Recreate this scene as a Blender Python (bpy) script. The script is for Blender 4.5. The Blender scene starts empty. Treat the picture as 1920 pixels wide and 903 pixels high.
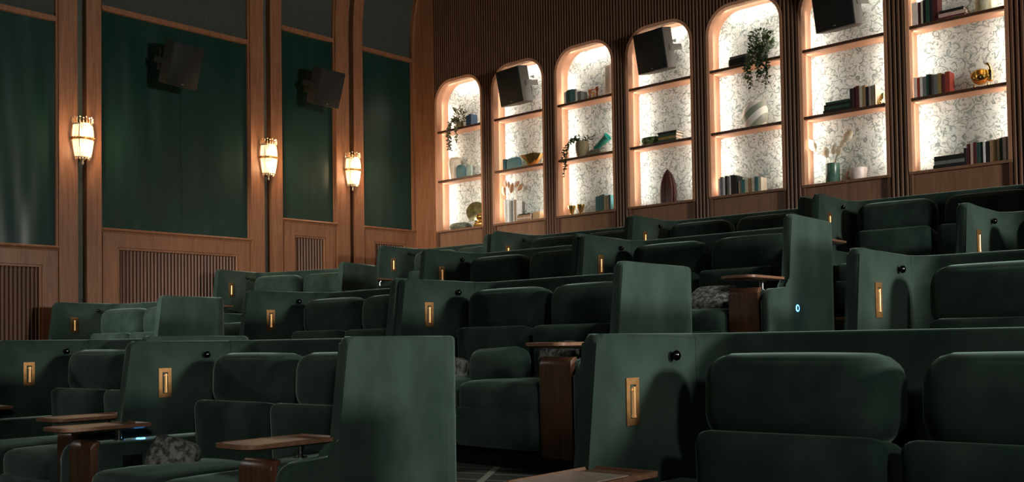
import bpy, bmesh, math, random
from mathutils import Vector, Matrix
random.seed(7)
SC = bpy.context.scene
COL = SC.collection
PI = math.pi
EYE = 1.06                      # eye height above the front row's floor

# ------------------------------------------------------------------ camera
yaw, pitch, roll = .7456, .0286, .0149
fw = Vector((-math.sin(yaw) * math.cos(pitch), math.cos(yaw) * math.cos(pitch), math.sin(pitch)))
rt = Vector((math.cos(yaw), math.sin(yaw), 0))
up = rt.cross(fw)
r2 = rt * math.cos(roll) - up * math.sin(roll)
u2 = rt * math.sin(roll) + up * math.cos(roll)
cd = bpy.data.cameras.new('camera')
cam = bpy.data.objects.new('camera', cd)
COL.objects.link(cam)
M = Matrix.Identity(4)
for i in range(3):
    M[i][0], M[i][1], M[i][2], M[i][3] = r2[i], u2[i], -fw[i], (0, 0, EYE)[i]
cam.matrix_world = M
cd.sensor_fit = 'HORIZONTAL'
cd.sensor_width = 36
cd.lens = 1884.14 / 1920 * 36
cd.shift_y = (587.27 - 451.5) / 1920
cd.clip_start = .05
SC.camera = cam

# ------------------------------------------------------------------ world, exposure, large lights
SC.view_settings.view_transform = 'Standard'
SC.view_settings.look = 'None'
SC.view_settings.exposure = 0.0
SC.view_settings.gamma = 1
SC.view_settings.use_curve_mapping = False
wd = bpy.data.worlds.new('world')
SC.world = wd
wd.use_nodes = True
wd.node_tree.nodes['Background'].inputs[0].default_value = (.006, .007, .0065, 1)
wd.node_tree.nodes['Background'].inputs[1].default_value = 1.0


def area(name, loc, target, power, sx, sy, col=(1, .9, .78)):
    l = bpy.data.lights.new(name, 'AREA')
    l.shape = 'RECTANGLE'
    l.size, l.size_y = sx, sy
    l.energy = power
    l.color = col
    o = bpy.data.objects.new(name, l)
    o.location = loc
    d = Vector(target) - Vector(loc)
    o.rotation_euler = d.to_track_quat('-Z', 'Y').to_euler()
    COL.objects.link(o)
    return o


def spot(name, loc, target, power, ang, blend, rad, col):
    l = bpy.data.lights.new(name, 'SPOT')
    l.energy, l.color = power, col
    l.spot_size, l.spot_blend = math.radians(ang), blend
    l.shadow_soft_size = rad
    o = bpy.data.objects.new(name, l)
    o.location = loc
    o.rotation_euler = (Vector(target) - Vector(loc)).to_track_quat('-Z', 'Y').to_euler()
    COL.objects.link(o)
    return o


def point(name, loc, power, rad, col=(1, .72, .42)):
    l = bpy.data.lights.new(name, 'POINT')
    l.energy = power
    l.color = col
    l.shadow_soft_size = rad
    o = bpy.data.objects.new(name, l)
    o.location = loc
    COL.objects.link(o)
    return o


area('house_light_right', (6.0, 5.6, EYE + 1.78), (-4, 4.2, EYE + .1), 720, 1.5, .75, (1, .97, .90))
area('house_light_left', (-9.8, .4, EYE + 2.1), (-8.0, 4.0, EYE), 40, .4, .4, (1, .97, .90))
spot('right_fill_spot', (3.4, .3, EYE + 2.2), (-1.5, 3.7, EYE + .0), 380, 27, .7, .30, (1, .97, .90))  # added fill without a fitting, aimed at the nearest sofas on the right
spot('panel_fill_spot', (1.6, -.8, EYE + 1.5), (-4.6, 2.9, EYE - .45), 430, 25, .7, .30, (1, .97, .90))  # invented source, brightens the front-row side panel beside the aisle
spot('left_fill_spot', (-6.5, -2.0, EYE + 2.2), (-9.0, 6.0, EYE + .5), 2300, 29, .5, .25, (1, .98, .92))  # unseen helper: lifts the far-left headrests, cone kept off the wall
spot('aisle_panel_fill', (-.6, 6.7, EYE + 3.4), (-3.15, 6.35, EYE + .45), 330, 27, .8, .15, (1, .97, .90))  # no fitting here, added to even out the third-row outer panel
spot('aisle_panel_fill', (-.5, 4.7, EYE + 3.0), (-3.05, 4.45, EYE + .05), 260, 27, .8, .15, (1, .97, .90))  # likewise added, for the dark lower part of the second-row side panel
area('front_fill', (.5, -3.5, EYE + 2.6), (-5, 5, EYE), 20, 1.0, .6, (1, .94, .85))  # weak added fill for the headrest fronts, not a fitting of the room


# ------------------------------------------------------------------ materials
def mat(name, col=(.5, .5, .5), rough=.5, metal=0.0, spec=.5, sheen=0.0, sheen_tint=None, emis=None, estr=0.0):
    m = bpy.data.materials.new(name)
    m.use_nodes = True
    b = m.node_tree.nodes['Principled BSDF']
    b.inputs['Base Color'].default_value = (*col, 1)
    b.inputs['Roughness'].default_value = rough
    b.inputs['Metallic'].default_value = metal
    b.inputs['Specular IOR Level'].default_value = spec
    if sheen:
        b.inputs['Sheen Weight'].default_value = sheen
        b.inputs['Sheen Roughness'].default_value = .35
        b.inputs['Sheen Tint'].default_value = (*(sheen_tint or (1, 1, 1)), 1)
    if emis:
        b.inputs['Emission Color'].default_value = (*emis, 1)
        b.inputs['Emission Strength'].default_value = estr
    return m


def nodes(m):
    nt = m.node_tree
    return nt, nt.nodes['Principled BSDF'], nt.nodes.new, nt.links.new


def noise_mix(m, c1, c2, scale=(1, 1, 1), nscale=4, detail=4, lo=.35, hi=.65, bump=0.0, dist=0.0, rough=None):
    nt, b, N, L = nodes(m)
    tc = N('ShaderNodeTexCoord')
    mp = N('ShaderNodeMapping')
    mp.inputs['Scale'].default_value = scale
    L(tc.outputs['Object'], mp.inputs['Vector'])
    no = N('ShaderNodeTexNoise')
    no.inputs['Scale'].default_value = nscale
    no.inputs['Detail'].default_value = detail
    no.inputs['Distortion'].default_value = dist
    L(mp.outputs[0], no.inputs['Vector'])
    cr = N('ShaderNodeValToRGB')
    cr.color_ramp.elements[0].position = lo
    cr.color_ramp.elements[1].position = hi
    cr.color_ramp.elements[0].color = (*c1, 1)
    cr.color_ramp.elements[1].color = (*c2, 1)
    L(no.outputs['Fac'], cr.inputs[0])
    L(cr.outputs[0], b.inputs['Base Color'])
    if bump:
        bp = N('ShaderNodeBump')
        bp.inputs['Strength'].default_value = bump
        bp.inputs['Distance'].default_value = .01 if bump < .5 else .05
        L(no.outputs['Fac'], bp.inputs['Height'])
        L(bp.outputs[0], b.inputs['Normal'])
    if rough:
        mr = N('ShaderNodeMapRange')
        mr.inputs['To Min'].default_value, mr.inputs['To Max'].default_value = rough
        L(no.outputs['Fac'], mr.inputs['Value'])
        L(mr.outputs[0], b.inputs['Roughness'])
    return m


def wood(name, c1, c2, rough=.45, sc=(14, 14, .9), spec=.4):
    m = mat(name, c1, rough, spec=spec)
    return noise_mix(m, c1, c2, sc, 2.2, 6, .3, .72, .08, 1.2)


M_VEL = noise_mix(mat('green_velvet', rough=.85, spec=.15, sheen=.55, sheen_tint=(.55, .78, .66)),
                  (.015, .031, .023), (.038, .062, .049), (1, 1, .8), 4.2, 6, .34, .68)
M_VELN = noise_mix(mat('green_velvet_seat', rough=.85, spec=.15, sheen=.45, sheen_tint=(.5, .75, .62)),
                   (.013, .028, .021), (.036, .060, .047), (1, 1, .8), 3.2, 6, .38, .63)
M_WALN = wood('walnut', (.060, .026, .014), (.12, .054, .029), .38)
M_TRAY = wood('walnut_tray', (.15, .075, .042), (.26, .135, .080), .4, (3, 22, 22))
M_INSET = noise_mix(mat('leather_inset', rough=.38), (.42, .33, .27), (.50, .40, .33), (1, 1, 1), 30)
M_OAK = wood('stained_oak', (.185, .074, .034), (.30, .132, .064), .42)
M_OAKD = wood('reeded_walnut', (.100, .043, .022), (.165, .075, .038), .5)
M_BASE = wood('base_veneer', (.20, .10, .055), (.29, .15, .085), .45, (9, 9, .7))
M_REVEAL = wood('niche_oak', (.52, .255, .145), (.62, .32, .19), .5)
M_BRASS = noise_mix(mat('brass', rough=.28, metal=1), (.72, .42, .16), (.85, .52, .22), (1, 1, 1), 20)
M_TUBE = mat('lit_brass_tube', (.80, .48, .20), .3, 1, emis=(1, .50, .20), estr=.24)
M_BRONZE = noise_mix(mat('aged_brass', rough=.55, metal=1), (.30, .155, .06), (.40, .22, .09), (1, 1, 1), 30)
M_GOLD = noise_mix(mat('gold', rough=.22, metal=1), (.85, .60, .22), (.95, .72, .30), (1, 1, 1), 12)
M_COPPER = mat('copper', (.42, .17, .09), .35, 1)
M_KNOB = mat('black_chrome', (.05, .05, .05), .16, 1.0, .9)
M_CHROME = mat('chrome', (.62, .64, .62), .15, 1)
M_BLACK = noise_mix(mat('black_grille', rough=.6, spec=.3), (.005, .0055, .005), (.009, .0095, .0085), (1, 1, 1), 60)
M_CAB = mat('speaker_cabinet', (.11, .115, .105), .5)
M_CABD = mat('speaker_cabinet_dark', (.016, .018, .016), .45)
M_GREENP = noise_mix(mat('green_wall_panel', rough=.34, spec=.30), (.006, .027, .020), (.009, .034, .025), (1, 1.5, .25), 2.0, 1, .3, .7, .75, 0, (.25, .36))
M_GREY = noise_mix(mat('grey_green_fabric', rough=.9), (.040, .047, .038), (.052, .060, .048), (1, 1, 1), 40)
M_GAP = noise_mix(mat('green_gap', rough=.7), (.050, .062, .046), (.066, .080, .060), (1, 1, 1), 9)
M_DARK = mat('dark_wall', (.012, .014, .013), .8)
M_SOCK = mat('black_plastic', (.004, .004, .004), .4)
M_RING = mat('blue_call_ring', (.02, .05, .1), .3, emis=(.10, .42, 1.0), estr=6)
M_BULB = mat('bulb', (1, .9, .7), .5, emis=(1, .80, .50), estr=26)
M_CRYS = mat('crystal_rod', (.9, .8, .6), .15, 0, .8, emis=(1, .74, .40), estr=.7)
M_BEAD = mat('crystal_bead', (.75, .65, .45), .08, .35, .9)


def carpet_mat():
    m = mat('carpet', (.02, .03, .024), .95)
    nt, b, N, L = nodes(m)
    tc = N('ShaderNodeTexCoord')
    out = None
    for ang in (1.25, -.62):
        mp = N('ShaderNodeMapping')
        mp.inputs['Rotation'].default_value = (0, 0, ang)
        L(tc.outputs['Object'], mp.inputs['Vector'])
        wv = N('ShaderNodeTexWave')
        wv.inputs['Scale'].default_value = 1.5 if ang > 0 else .6
        wv.inputs['Distortion'].default_value = .6
        L(mp.outputs[0], wv.inputs['Vector'])
        gt = N('ShaderNodeMath')
        gt.operation = 'GREATER_THAN'
        gt.inputs[1].default_value = .988
        L(wv.outputs['Fac'], gt.inputs[0])
        if out is None:
            out = gt.outputs[0]
        else:
            mx = N('ShaderNodeMath')
            mx.operation = 'MAXIMUM'
            L(out, mx.inputs[0])
            L(gt.outputs[0], mx.inputs[1])
            out = mx.outputs[0]
    mix = N('ShaderNodeMix')
    mix.data_type = 'RGBA'
    mix.inputs['A'].default_value = (.026, .036, .028, 1)
    mix.inputs['B'].default_value = (.24, .25, .19, 1)
    L(out, mix.inputs['Factor'])
    L(mix.outputs['Result'], b.inputs['Base Color'])
    return m


def paper_mat():
    m = mat('wave_wallpaper', (.85, .85, .8), .7, spec=.2)
    nt, b, N, L = nodes(m)
    tc = N('ShaderNodeTexCoord')
    no = N('ShaderNodeTexNoise')
    no.inputs['Scale'].default_value = 3.2
    no.inputs['Detail'].default_value = 3
    L(tc.outputs['Object'], no.inputs['Vector'])
    ad = N('ShaderNodeVectorMath')
    ad.operation = 'MULTIPLY_ADD'
    ad.inputs[1].default_value = (.16, .16, .16)
    L(no.outputs['Color'], ad.inputs[0])
    L(tc.outputs['Object'], ad.inputs[2])
    fac = None
    for sc, fq, th, w in ((13, 14, .86, .74), (28, 12, .86, .62), (7.5, 16, .93, .66)):
        vo = N('ShaderNodeTexVoronoi')
        vo.inputs['Scale'].default_value = sc
        vo.inputs['Randomness'].default_value = 1
        L(ad.outputs[0], vo.inputs['Vector'])
        mu = N('ShaderNodeMath')
        mu.operation = 'MULTIPLY'
        mu.inputs[1].default_value = fq
        L(vo.outputs['Distance'], mu.inputs[0])
        sn = N('ShaderNodeMath')
        sn.operation = 'SINE'
        L(mu.outputs[0], sn.inputs[0])
        mr = N('ShaderNodeMapRange')
        mr.inputs['From Min'].default_value = th - .32
        mr.inputs['From Max'].default_value = th + .1
        mr.inputs['To Max'].default_value = w
        L(sn.outputs[0], mr.inputs['Value'])
        # break the rings into curls
        n2 = N('ShaderNodeTexNoise')
        n2.inputs['Scale'].default_value = sc * 1.5
        n2.inputs['Detail'].default_value = 2
        L(tc.outputs['Object'], n2.inputs['Vector'])
        m2 = N('ShaderNodeMapRange')
        m2.inputs['From Min'].default_value = .43
        m2.inputs['From Max'].default_value = .56
        L(n2.outputs['Fac'], m2.inputs['Value'])
        pr = N('ShaderNodeMath')
        pr.operation = 'MULTIPLY'
        L(mr.outputs[0], pr.inputs[0])
        L(m2.outputs[0], pr.inputs[1])
        if fac is None:
            fac = pr.outputs[0]
        else:
            mx = N('ShaderNodeMath')
            mx.operation = 'MAXIMUM'
            L(fac, mx.inputs[0])
            L(pr.outputs[0], mx.inputs[1])
            fac = mx.outputs[0]
    n3 = N('ShaderNodeTexNoise')
    n3.inputs['Scale'].default_value = 4
    L(tc.outputs['Object'], n3.inputs['Vector'])
    cr = N('ShaderNodeValToRGB')
    cr.color_ramp.elements[0].position = .4
    cr.color_ramp.elements[0].color = (.07, .08, .06, 1)
    cr.color_ramp.elements[1].position = .62
    cr.color_ramp.elements[1].color = (.04, .12, .12, 1)
    L(n3.outputs['Fac'], cr.inputs[0])
    ground = N('ShaderNodeValToRGB')
    ground.color_ramp.elements[0].position = .38
    ground.color_ramp.elements[0].color = (.76, .78, .72, 1)
    ground.color_ramp.elements[1].position = .62
    ground.color_ramp.elements[1].color = (.60, .64, .59, 1)
    L(no.outputs['Fac'], ground.inputs[0])
    mix = N('ShaderNodeMix')
    mix.data_type = 'RGBA'
    L(fac, mix.inputs['Factor'])
    L(ground.outputs[0], mix.inputs['A'])
    L(cr.outputs[0], mix.inputs['B'])
    L(mix.outputs['Result'], b.inputs['Base Color'])
    return m


def stripe_mat(name, c1, c2, scale, axis=(0, 0, 1), dist=2.0, rough=.4, lo=.45, hi=.55):
    m = mat(name, c1, rough)
    nt, b, N, L = nodes(m)
    tc = N('ShaderNodeTexCoord')
    mp = N('ShaderNodeMapping')
    mp.inputs['Rotation'].default_value = axis
    L(tc.outputs['Object'], mp.inputs['Vector'])
    wv = N('ShaderNodeTexWave')
    wv.bands_direction = 'Z'
    wv.inputs['Scale'].default_value = scale
    wv.inputs['Distortion'].default_value = dist
    L(mp.outputs[0], wv.inputs['Vector'])
    cr = N('ShaderNodeValToRGB')
    cr.color_ramp.elements[0].position = lo
    cr.color_ramp.elements[1].position = hi
    cr.color_ramp.elements[0].color = (*c1, 1)
    cr.color_ramp.elements[1].color = (*c2, 1)
    L(wv.outputs['Fac'], cr.inputs[0])
    L(cr.outputs[0], b.inputs['Base Color'])
    return m


M_CARPET = carpet_mat()
M_PAPER = paper_mat()
M_FUR = noise_mix(mat('grey_leaf_fabric', rough=.9), (.045, .050, .045), (.23, .24, .22), (1, 1, 1), 34, 3, .42, .6)
M_STRIPE = stripe_mat('striped_ceramic', (.30, .33, .26), (.80, .78, .70), 2.3, (0, .62, 0), 1.2, .3)
M_LEAF = noise_mix(mat('leaf', rough=.5), (.018, .045, .016), (.05, .09, .03), (1, 1, 1), 30)
M_LEAFP = noise_mix(mat('pale_leaf', rough=.6), (.10, .11, .06), (.17, .17, .09), (1, 1, 1), 30)
M_STONE = noise_mix(mat('green_stone', rough=.55), (.06, .08, .05), (.20, .22, .15), (1, 1, 1), 45)
M_WOVEN = noise_mix(mat('woven_pot', rough=.8), (.16, .13, .07), (.32, .27, .15), (1, 1, 5), 40)
_mc = {}


def paint(c, rough=.5):
    k = (tuple(round(x, 3) for x in c), rough)
    if k not in _mc:
        _mc[k] = noise_mix(mat('paint', rough=rough), tuple(x * .9 for x in c), tuple(min(1, x * 1.08) for x in c), (1, 1, 1), 25)
    return _mc[k]


# ------------------------------------------------------------------ mesh helpers
def finish(bm, name, m, parent=None, smooth=35, loc=None):
    me = bpy.data.meshes.new(name)
    bmesh.ops.recalc_face_normals(bm, faces=bm.faces)
    bm.to_mesh(me)
    bm.free()
    return link(me, name, m, parent, smooth, loc)


def link(me, name, m, parent=None, smooth=35, loc=None):
    for x in (m if isinstance(m, (list, tuple)) else [m]):
        if x and len(me.materials) < (len(m) if isinstance(m, (list, tuple)) else 1):
            me.materials.append(x)
    if smooth:
        me.polygons.foreach_set('use_smooth', [True] * len(me.polygons))
        me.set_sharp_from_angle(angle=math.radians(smooth))
    o = bpy.data.objects.new(name, me)
    COL.objects.link(o)
    if parent:
        o.parent = parent
    if loc:
        o.location = loc
    return o


def empty(name, loc=(0, 0, 0), rz=0):
    o = bpy.data.objects.new(name, None)
    o.empty_display_size = .1
    o.location = loc
    o.rotation_euler = (0, 0, rz)
    COL.objects.link(o)
    return o


def tag(o, label=None, cat=None, group=None, kind=None):
    if label:
        o['label'] = label
    if cat:
        o['category'] = cat
    if group:
        o['group'] = group
    if kind:
        o['kind'] = kind
    return o


def box(bm, x0, x1, y0, y1, z0, z1, bev=0, seg=2, mi=0, mtx=None):
    vs = [bm.verts.new((x, y, z)) for z in (z0, z1) for y in (y0, y1) for x in (x0, x1)]
    fs = [bm.faces.new([vs[i] for i in q]) for q in ((0, 2, 3, 1), (4, 5, 7, 6), (0, 1, 5, 4), (2, 6, 7, 3), (0, 4, 6, 2), (1, 3, 7, 5))]
    for f in fs:
        f.material_index = mi
    if bev:
        es = list({e for f in fs for e in f.edges})
        r = bmesh.ops.bevel(bm, geom=es, offset=bev, segments=seg, profile=.5, affect='EDGES')
        vs = list({v for f in r['faces'] for v in f.verts} | {v for v in vs if v.is_valid})
        for f in {f for v in vs for f in v.link_faces}:
            f.material_index = mi
    if mtx:
        for v in vs:
            v.co = mtx @ v.co
    return vs


def lathe(bm, prof, seg=20, c=(0, 0, 0), mi=0, sx=1, sy=1, fn=None):
    rings = []
    for r, z in prof:
        if r < 1e-5:
            rings.append([bm.verts.new((c[0], c[1], c[2] + z))])
        else:
            ring = []
            for k in range(seg):
                a = 2 * PI * k / seg
                rr = r * (fn(a, z) if fn else 1)
                ring.append(bm.verts.new((c[0] + rr * sx * math.cos(a), c[1] + rr * sy * math.sin(a), c[2] + z)))
            rings.append(ring)
    for a, b in zip(rings, rings[1:]):
        if len(a) == 1 and len(b) == 1:
            continue
        for k in range(seg):
            k2 = (k + 1) % seg
            if len(a) == 1:
                f = bm.faces.new((a[0], b[k], b[k2]))
            elif len(b) == 1:
                f = bm.faces.new((a[k], b[0], a[k2]))
            else:
                f = bm.faces.new((a[k], a[k2], b[k2], b[k]))
            f.material_index = mi


def tube(bm, pts, r, seg=6, mi=0, cap=True):
    pts = [Vector(p) for p in pts]
    rings = []
    for i, p in enumerate(pts):
        t = (pts[min(i + 1, len(pts) - 1)] - pts[max(i - 1, 0)]).normalized()
        a = t.orthogonal().normalized() if i == 0 else (pa - t * pa.dot(t)).normalized()
        pa = a
        b = t.cross(a)
        rr = r[i] if isinstance(r, (list, tuple)) else r
        rings.append([bm.verts.new(p + (a * math.cos(2 * PI * k / seg) + b * math.sin(2 * PI * k / seg)) * rr) for k in range(seg)])
    for A, B in zip(rings, rings[1:]):
        for k in range(seg):
            f = bm.faces.new((A[k], A[(k + 1) % seg], B[(k + 1) % seg], B[k]))
            f.material_index = mi
    if cap:
        for R in (rings[0], rings[-1]):
            bm.faces.new(R).material_index = mi


def prism(bm, poly, d, bev=0, seg=3, mi=0, mtx=None, sharp_y=None):
    """polygon of 3-D points swept by vector d, both rims rounded"""
    d = Vector(d)
    a = [bm.verts.new(Vector(p)) for p in poly]
    b = [bm.verts.new(Vector(p) + d) for p in poly]
    n = len(a)
    fa, fb = bm.faces.new(a), bm.faces.new(b[::-1])
    for k in range(n):
        bm.faces.new((a[k], b[k], b[(k + 1) % n], a[(k + 1) % n])).material_index = mi
    vs = set(a + b)
    if bev:
        es = [e for e in set(fa.edges) | set(fb.edges) if sharp_y is None or any(abs(v.co.y - sharp_y) > 1e-5 for v in e.verts)]
        r = bmesh.ops.bevel(bm, geom=es, offset=bev, segments=seg, profile=.5, affect='EDGES', clamp_overlap=True)
        vs = {v for v in vs if v.is_valid} | {v for f in r['faces'] for v in f.verts}
    if mtx:
        for v in vs:
            v.co = mtx @ v.co
    return vs


def arc(cx, cy, r, a0, a1, n):
    return [(cx + r * math.cos(a0 + (a1 - a0) * k / n), cy + r * math.sin(a0 + (a1 - a0) * k / n)) for k in range(n + 1)]


def cushion(bm, w, d, h, r, bulge=(0, 0, 0), n=5, mtx=None, mi=0):
    """upholstered block: rounded edges, faces swelling outwards"""
    H = (w / 2, d / 2, h / 2)

    def axis(hh):
        rr = min(r, hh * .98)
        s = [-hh, -hh + rr * .12, -hh + rr * .45, -hh + rr]
        inner = [-(hh - rr) + 2 * (hh - rr) * k / n for k in range(1, n)]
        return s + inner + [-v for v in s[::-1]]
    ax = [axis(h_) for h_ in H]
    cache = {}

    def vert(p):
        k = tuple(round(c, 5) for c in p)
        if k not in cache:
            q = Vector([max(-(H[i] - min(r, H[i] * .98)), min(H[i] - min(r, H[i] * .98), p[i])) for i in range(3)])
            dd = Vector(p) - q
            co = q + dd.normalized() * min(r, min(H) * .98) if dd.length > 1e-6 else Vector(p)
            t = [p[i] / H[i] for i in range(3)]
            for i in range(3):
                o_ = [j for j in range(3) if j != i]
                k2 = (1 - t[o_[0]] ** 2) * (1 - t[o_[1]] ** 2)
                co[i] += bulge[i] * k2 * t[i]
            if mtx:
                co = mtx @ co
            cache[k] = bm.verts.new(co)
        return cache[k]
    for i in range(3):
        j, l = (i + 1) % 3, (i + 2) % 3
        for s in (-1, 1):
            for a in range(len(ax[j]) - 1):
                for b in range(len(ax[l]) - 1):
                    q = []
                    for (u, v) in ((a, b), (a + 1, b), (a + 1, b + 1), (a, b + 1)):
                        p = [0, 0, 0]
                        p[i], p[j], p[l] = s * H[i], ax[j][u], ax[l][v]
                        q.append(vert(p))
                    if s < 0:
                        q.reverse()
                    if len(set(q)) == 4:
                        bm.faces.new(q).material_index = mi


def T(x, y, z, rx=0, ry=0, rz=0):
    return Matrix.Translation((x, y, z)) @ Matrix.Rotation(rz, 4, 'Z') @ Matrix.Rotation(ry, 4, 'Y') @ Matrix.Rotation(rx, 4, 'X')


# ------------------------------------------------------------------ setting: floor tiers
XL, YB = -10.80, 9.66                       # left wall plane, back wall plane
XR, YF = 7.0, -5.2
HC = EYE + 6.9
ROWF = {'A': 0.0, 'B': EYE - .680, 'C': EYE - .285, 'D': EYE + .145}
fl = tag(empty('floor'), kind='structure')
for (y0, y1, z, zb) in ((YF, 3.43, 0.0, -.3), (3.43, 5.22, ROWF['B'], -.3), (5.22, 7.10, ROWF['C'], -.3), (7.10, YB, ROWF['D'], -.3)):
    bm = bmesh.new()
    box(bm, XL - .2, XR, y0, y1, zb, z, .012, 2)
    finish(bm, 'carpet_tier', M_CARPET, fl)
for z, y in ((ROWF['B'], 3.43), (ROWF['C'], 5.22), (ROWF['D'], 7.10)):
    bm = bmesh.new()
    box(bm, XL, XR, y - .012, y + .02, z - .02, z + .003, .003, 1)
    finish(bm, 'step_nosing', M_BRONZE, fl)
# half steps in the two aisles
for ax0, ax1 in ((-3.32, -2.12), (-8.4, -7.0)):
    for k, (y, z) in enumerate(((3.43, 0), (5.22, ROWF['B']), (7.10, ROWF['C']))):
        zt = (ROWF['B'], ROWF['C'], ROWF['D'])[k]
        if ax0 < -8 and k == 0:
            continue
        bm = bmesh.new()
        box(bm, ax0, ax1, y - .32, y, z, (z + zt) / 2, .012, 2)
        finish(bm, 'aisle_step', M_CARPET, fl)

# ------------------------------------------------------------------ left wall
wl = tag(empty('wall_left'), kind='structure')
ZS, RV = EYE + 4.22, 2.55                   # spring of the cove and its radius


def wallpath(z0, z1=None, off=0.0):
    """(x, z) path up the wall, then along the cove; off = distance out of the wall"""
    pts = []
    top = z1 if z1 is not None else ZS
    pts.append((XL + off, z0))
    pts.append((XL + off, min(top, ZS)))
    if z1 is None:
        for k in range(1, 19):
            a = PI / 2 * k / 18
            r = RV - off
            pts.append((XL + RV - r * math.cos(a), ZS + r * math.sin(a)))
    return pts


def strip(name, y0, y1, z0, z1, off, thick, m, parent=wl, bev=0.0):
    bm = bmesh.new()
    fr, bk = wallpath(z0, z1, off), wallpath(z0, z1, off - thick)
    g = [[bm.verts.new((x, y, z)) for (x, z) in P] for P in (fr, bk) for y in (y0, y1)]
    f0, f1, b0, b1 = g
    n = len(fr)
    for k in range(n - 1):
        bm.faces.new((f0[k], f1[k], f1[k + 1], f0[k + 1]))
        bm.faces.new((b0[k], b0[k + 1], b1[k + 1], b1[k]))
        bm.faces.new((f0[k], f0[k + 1], b0[k + 1], b0[k]))
        bm.faces.new((f1[k], b1[k], b1[k + 1], f1[k + 1]))
    bm.faces.new((f0[0], b0[0], b1[0], f1[0]))
    bm.faces.new((f0[-1], f1[-1], b1[-1], b0[-1]))
    if bev:
        bmesh.ops.bevel(bm, geom=[e for e in bm.edges if e.calc_face_angle(0) > 1.2], offset=bev, segments=2, affect='EDGES', profile=.5)
    return finish(bm, name, m, parent)


strip('backing', YF, YB + .1, -.3, None, -.075, .1, M_DARK)
RIBS = [(-2.62, -2.42, -2.32, -2.14), (-.24, -.04, .06, .22), (2.16, 2.36, 2.46, 2.62), (4.571, 4.771, 4.870, 5.030), (6.925, 7.117, 7.218, 7.385), (8.240, 8.457, 8.539, 8.700)]
for (a, b, c_, d) in RIBS:
    strip('pilaster', a, b, -.3, None, .045, .13, M_OAK, bev=.006)
    strip('pilaster', c_, d, -.3, None, .045, .13, M_OAK, bev=.006)
    strip('shadow_gap', b, c_, -.3, None, -.055, .04, M_GAP)
    for (q0, q1) in ((a - .022, a), (d, d + .018)):
        strip('bead', q0, q1, -.3, None, .018, .1, M_OAK, bev=.004)
strip('pilaster', 9.612, YB, -.3, None, .045, .13, M_OAK, bev=.006)
PANELS = [(-2.12, -.262, .62, 3.05), (.24, 2.138, .85, 3.25), (2.64, 4.549, 1.093, 3.50), (5.050, 6.903, 1.325, 3.745), (7.403, 8.218, 1.622, 4.045), (8.718, 9.612, 1.622, 4.045)]


def dado(y0, y1, zt):
    z = EYE + zt
    f_y0, f_y1, f_zt = y0 + .17, y1 - .15, z - .205
    strip('dado_stile', y0, f_y0, -.3, z - .045, .03, .1, M_OAK, bev=.004)
    strip('dado_stile', f_y1, y1, -.3, z - .045, .03, .1, M_OAK, bev=.004)
    strip('dado_rail', f_y0, f_y1, f_zt, z - .045, .03, .1, M_OAK, bev=.004)
    # moulded cap
    bm = bmesh.new()
    prof = [(-.07, 0), (.055, 0), (.062, -.012), (.058, -.026), (.042, -.032), (.036, -.05), (-.07, -.05)]
    prism(bm, [(XL + px, y0 - .02, z + pz) for px, pz in prof], (0, y1 - y0 + .04, 0))
    finish(bm, 'dado_cap', M_OAK, wl)
    # bead round the sunk panel
    bm = bmesh.new()
    for (a0, a1, b0, b1) in ((f_y0, f_y0 + .028, 0, f_zt), (f_y1 - .028, f_y1, 0, f_zt), (f_y0 + .028, f_y1 - .028, f_zt - .028, f_zt)):
        box(bm, XL - .03, XL + .020, a0, a1, b0, b1, .004, 1)
    finish(bm, 'panel_bead', M_OAK, wl)
    # reeding, as one part
    bm = bmesh.new()
    s0, s1 = f_y0 + .028, f_y1 - .028
    n = max(4, int((s1 - s0) / .042))
    p = (s1 - s0) / n
    for k in range(n):
        row = []
        for (t, o) in ((0, -.022), (.10, -.022), (.16, -.006), (.35, .004), (.65, .004), (.84, -.006), (.90, -.022), (1, -.022)):
            row.append((s0 + (k + t) * p, XL + o))
        lo = [bm.verts.new((x, y, -.3)) for y, x in row]
        hi = [bm.verts.new((x, y, f_zt - .028)) for y, x in row]
        for q in range(len(row) - 1):
            bm.faces.new((lo[q], lo[q + 1], hi[q + 1], hi[q]))
    tag(finish(bm, 'reeded_panel', M_OAKD, wl, 25), kind='stuff')


for (y0, y1, zd, zr) in PANELS:
    ym = y0 + (y1 - y0) * (.52 if y1 - y0 > 1.2 else 1.0)
    segs = [(y0, ym - .0015), (ym + .0015, y1)] if y1 - y0 > 1.2 else [(y0, y1)]
    for a, b in segs:
        strip('green_panel', a, b, EYE + zd, EYE + zr, -.012, .06, M_GREENP, bev=.002)
    strip('picture_rail', y0, y1, EYE + zr, EYE + zr + .055, .030, .1, M_OAK, bev=.008)
    strip('grey_panel', y0, y1, EYE + zr + .055, None, -.02, .05, M_GREY)
    dado(y0, y1, zd)

# other room surfaces
for nm, b in (('ceiling', (XL + RV - .3, XR + .1, YF - .1, YB + .1, ZS + RV - .02, ZS + RV + .1)), ('wall_right', (XR, XR + .1, YF, YB + .1, -.3, ZS + RV)), ('wall_front', (XL - .2, XR + .1, YF - .1, YF, -.3, ZS + RV))):
    bm = bmesh.new()
    box(bm, *b)
    tag(finish(bm, nm, M_DARK, None, 0), kind='structure')

# ------------------------------------------------------------------ back wall with seven niches
wb = tag(empty('wall_back'), kind='structure')
NX0, NP, NW = -10.294, 1.105, .858
ZT, ZSH1, ZSH2, ZSILL = EYE + 3.635, EYE + 2.945, EYE + 2.250, EYE + 1.573
RN, ND = .27, .22
NN = 8                                       # seven in view and the next one beyond the frame


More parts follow.
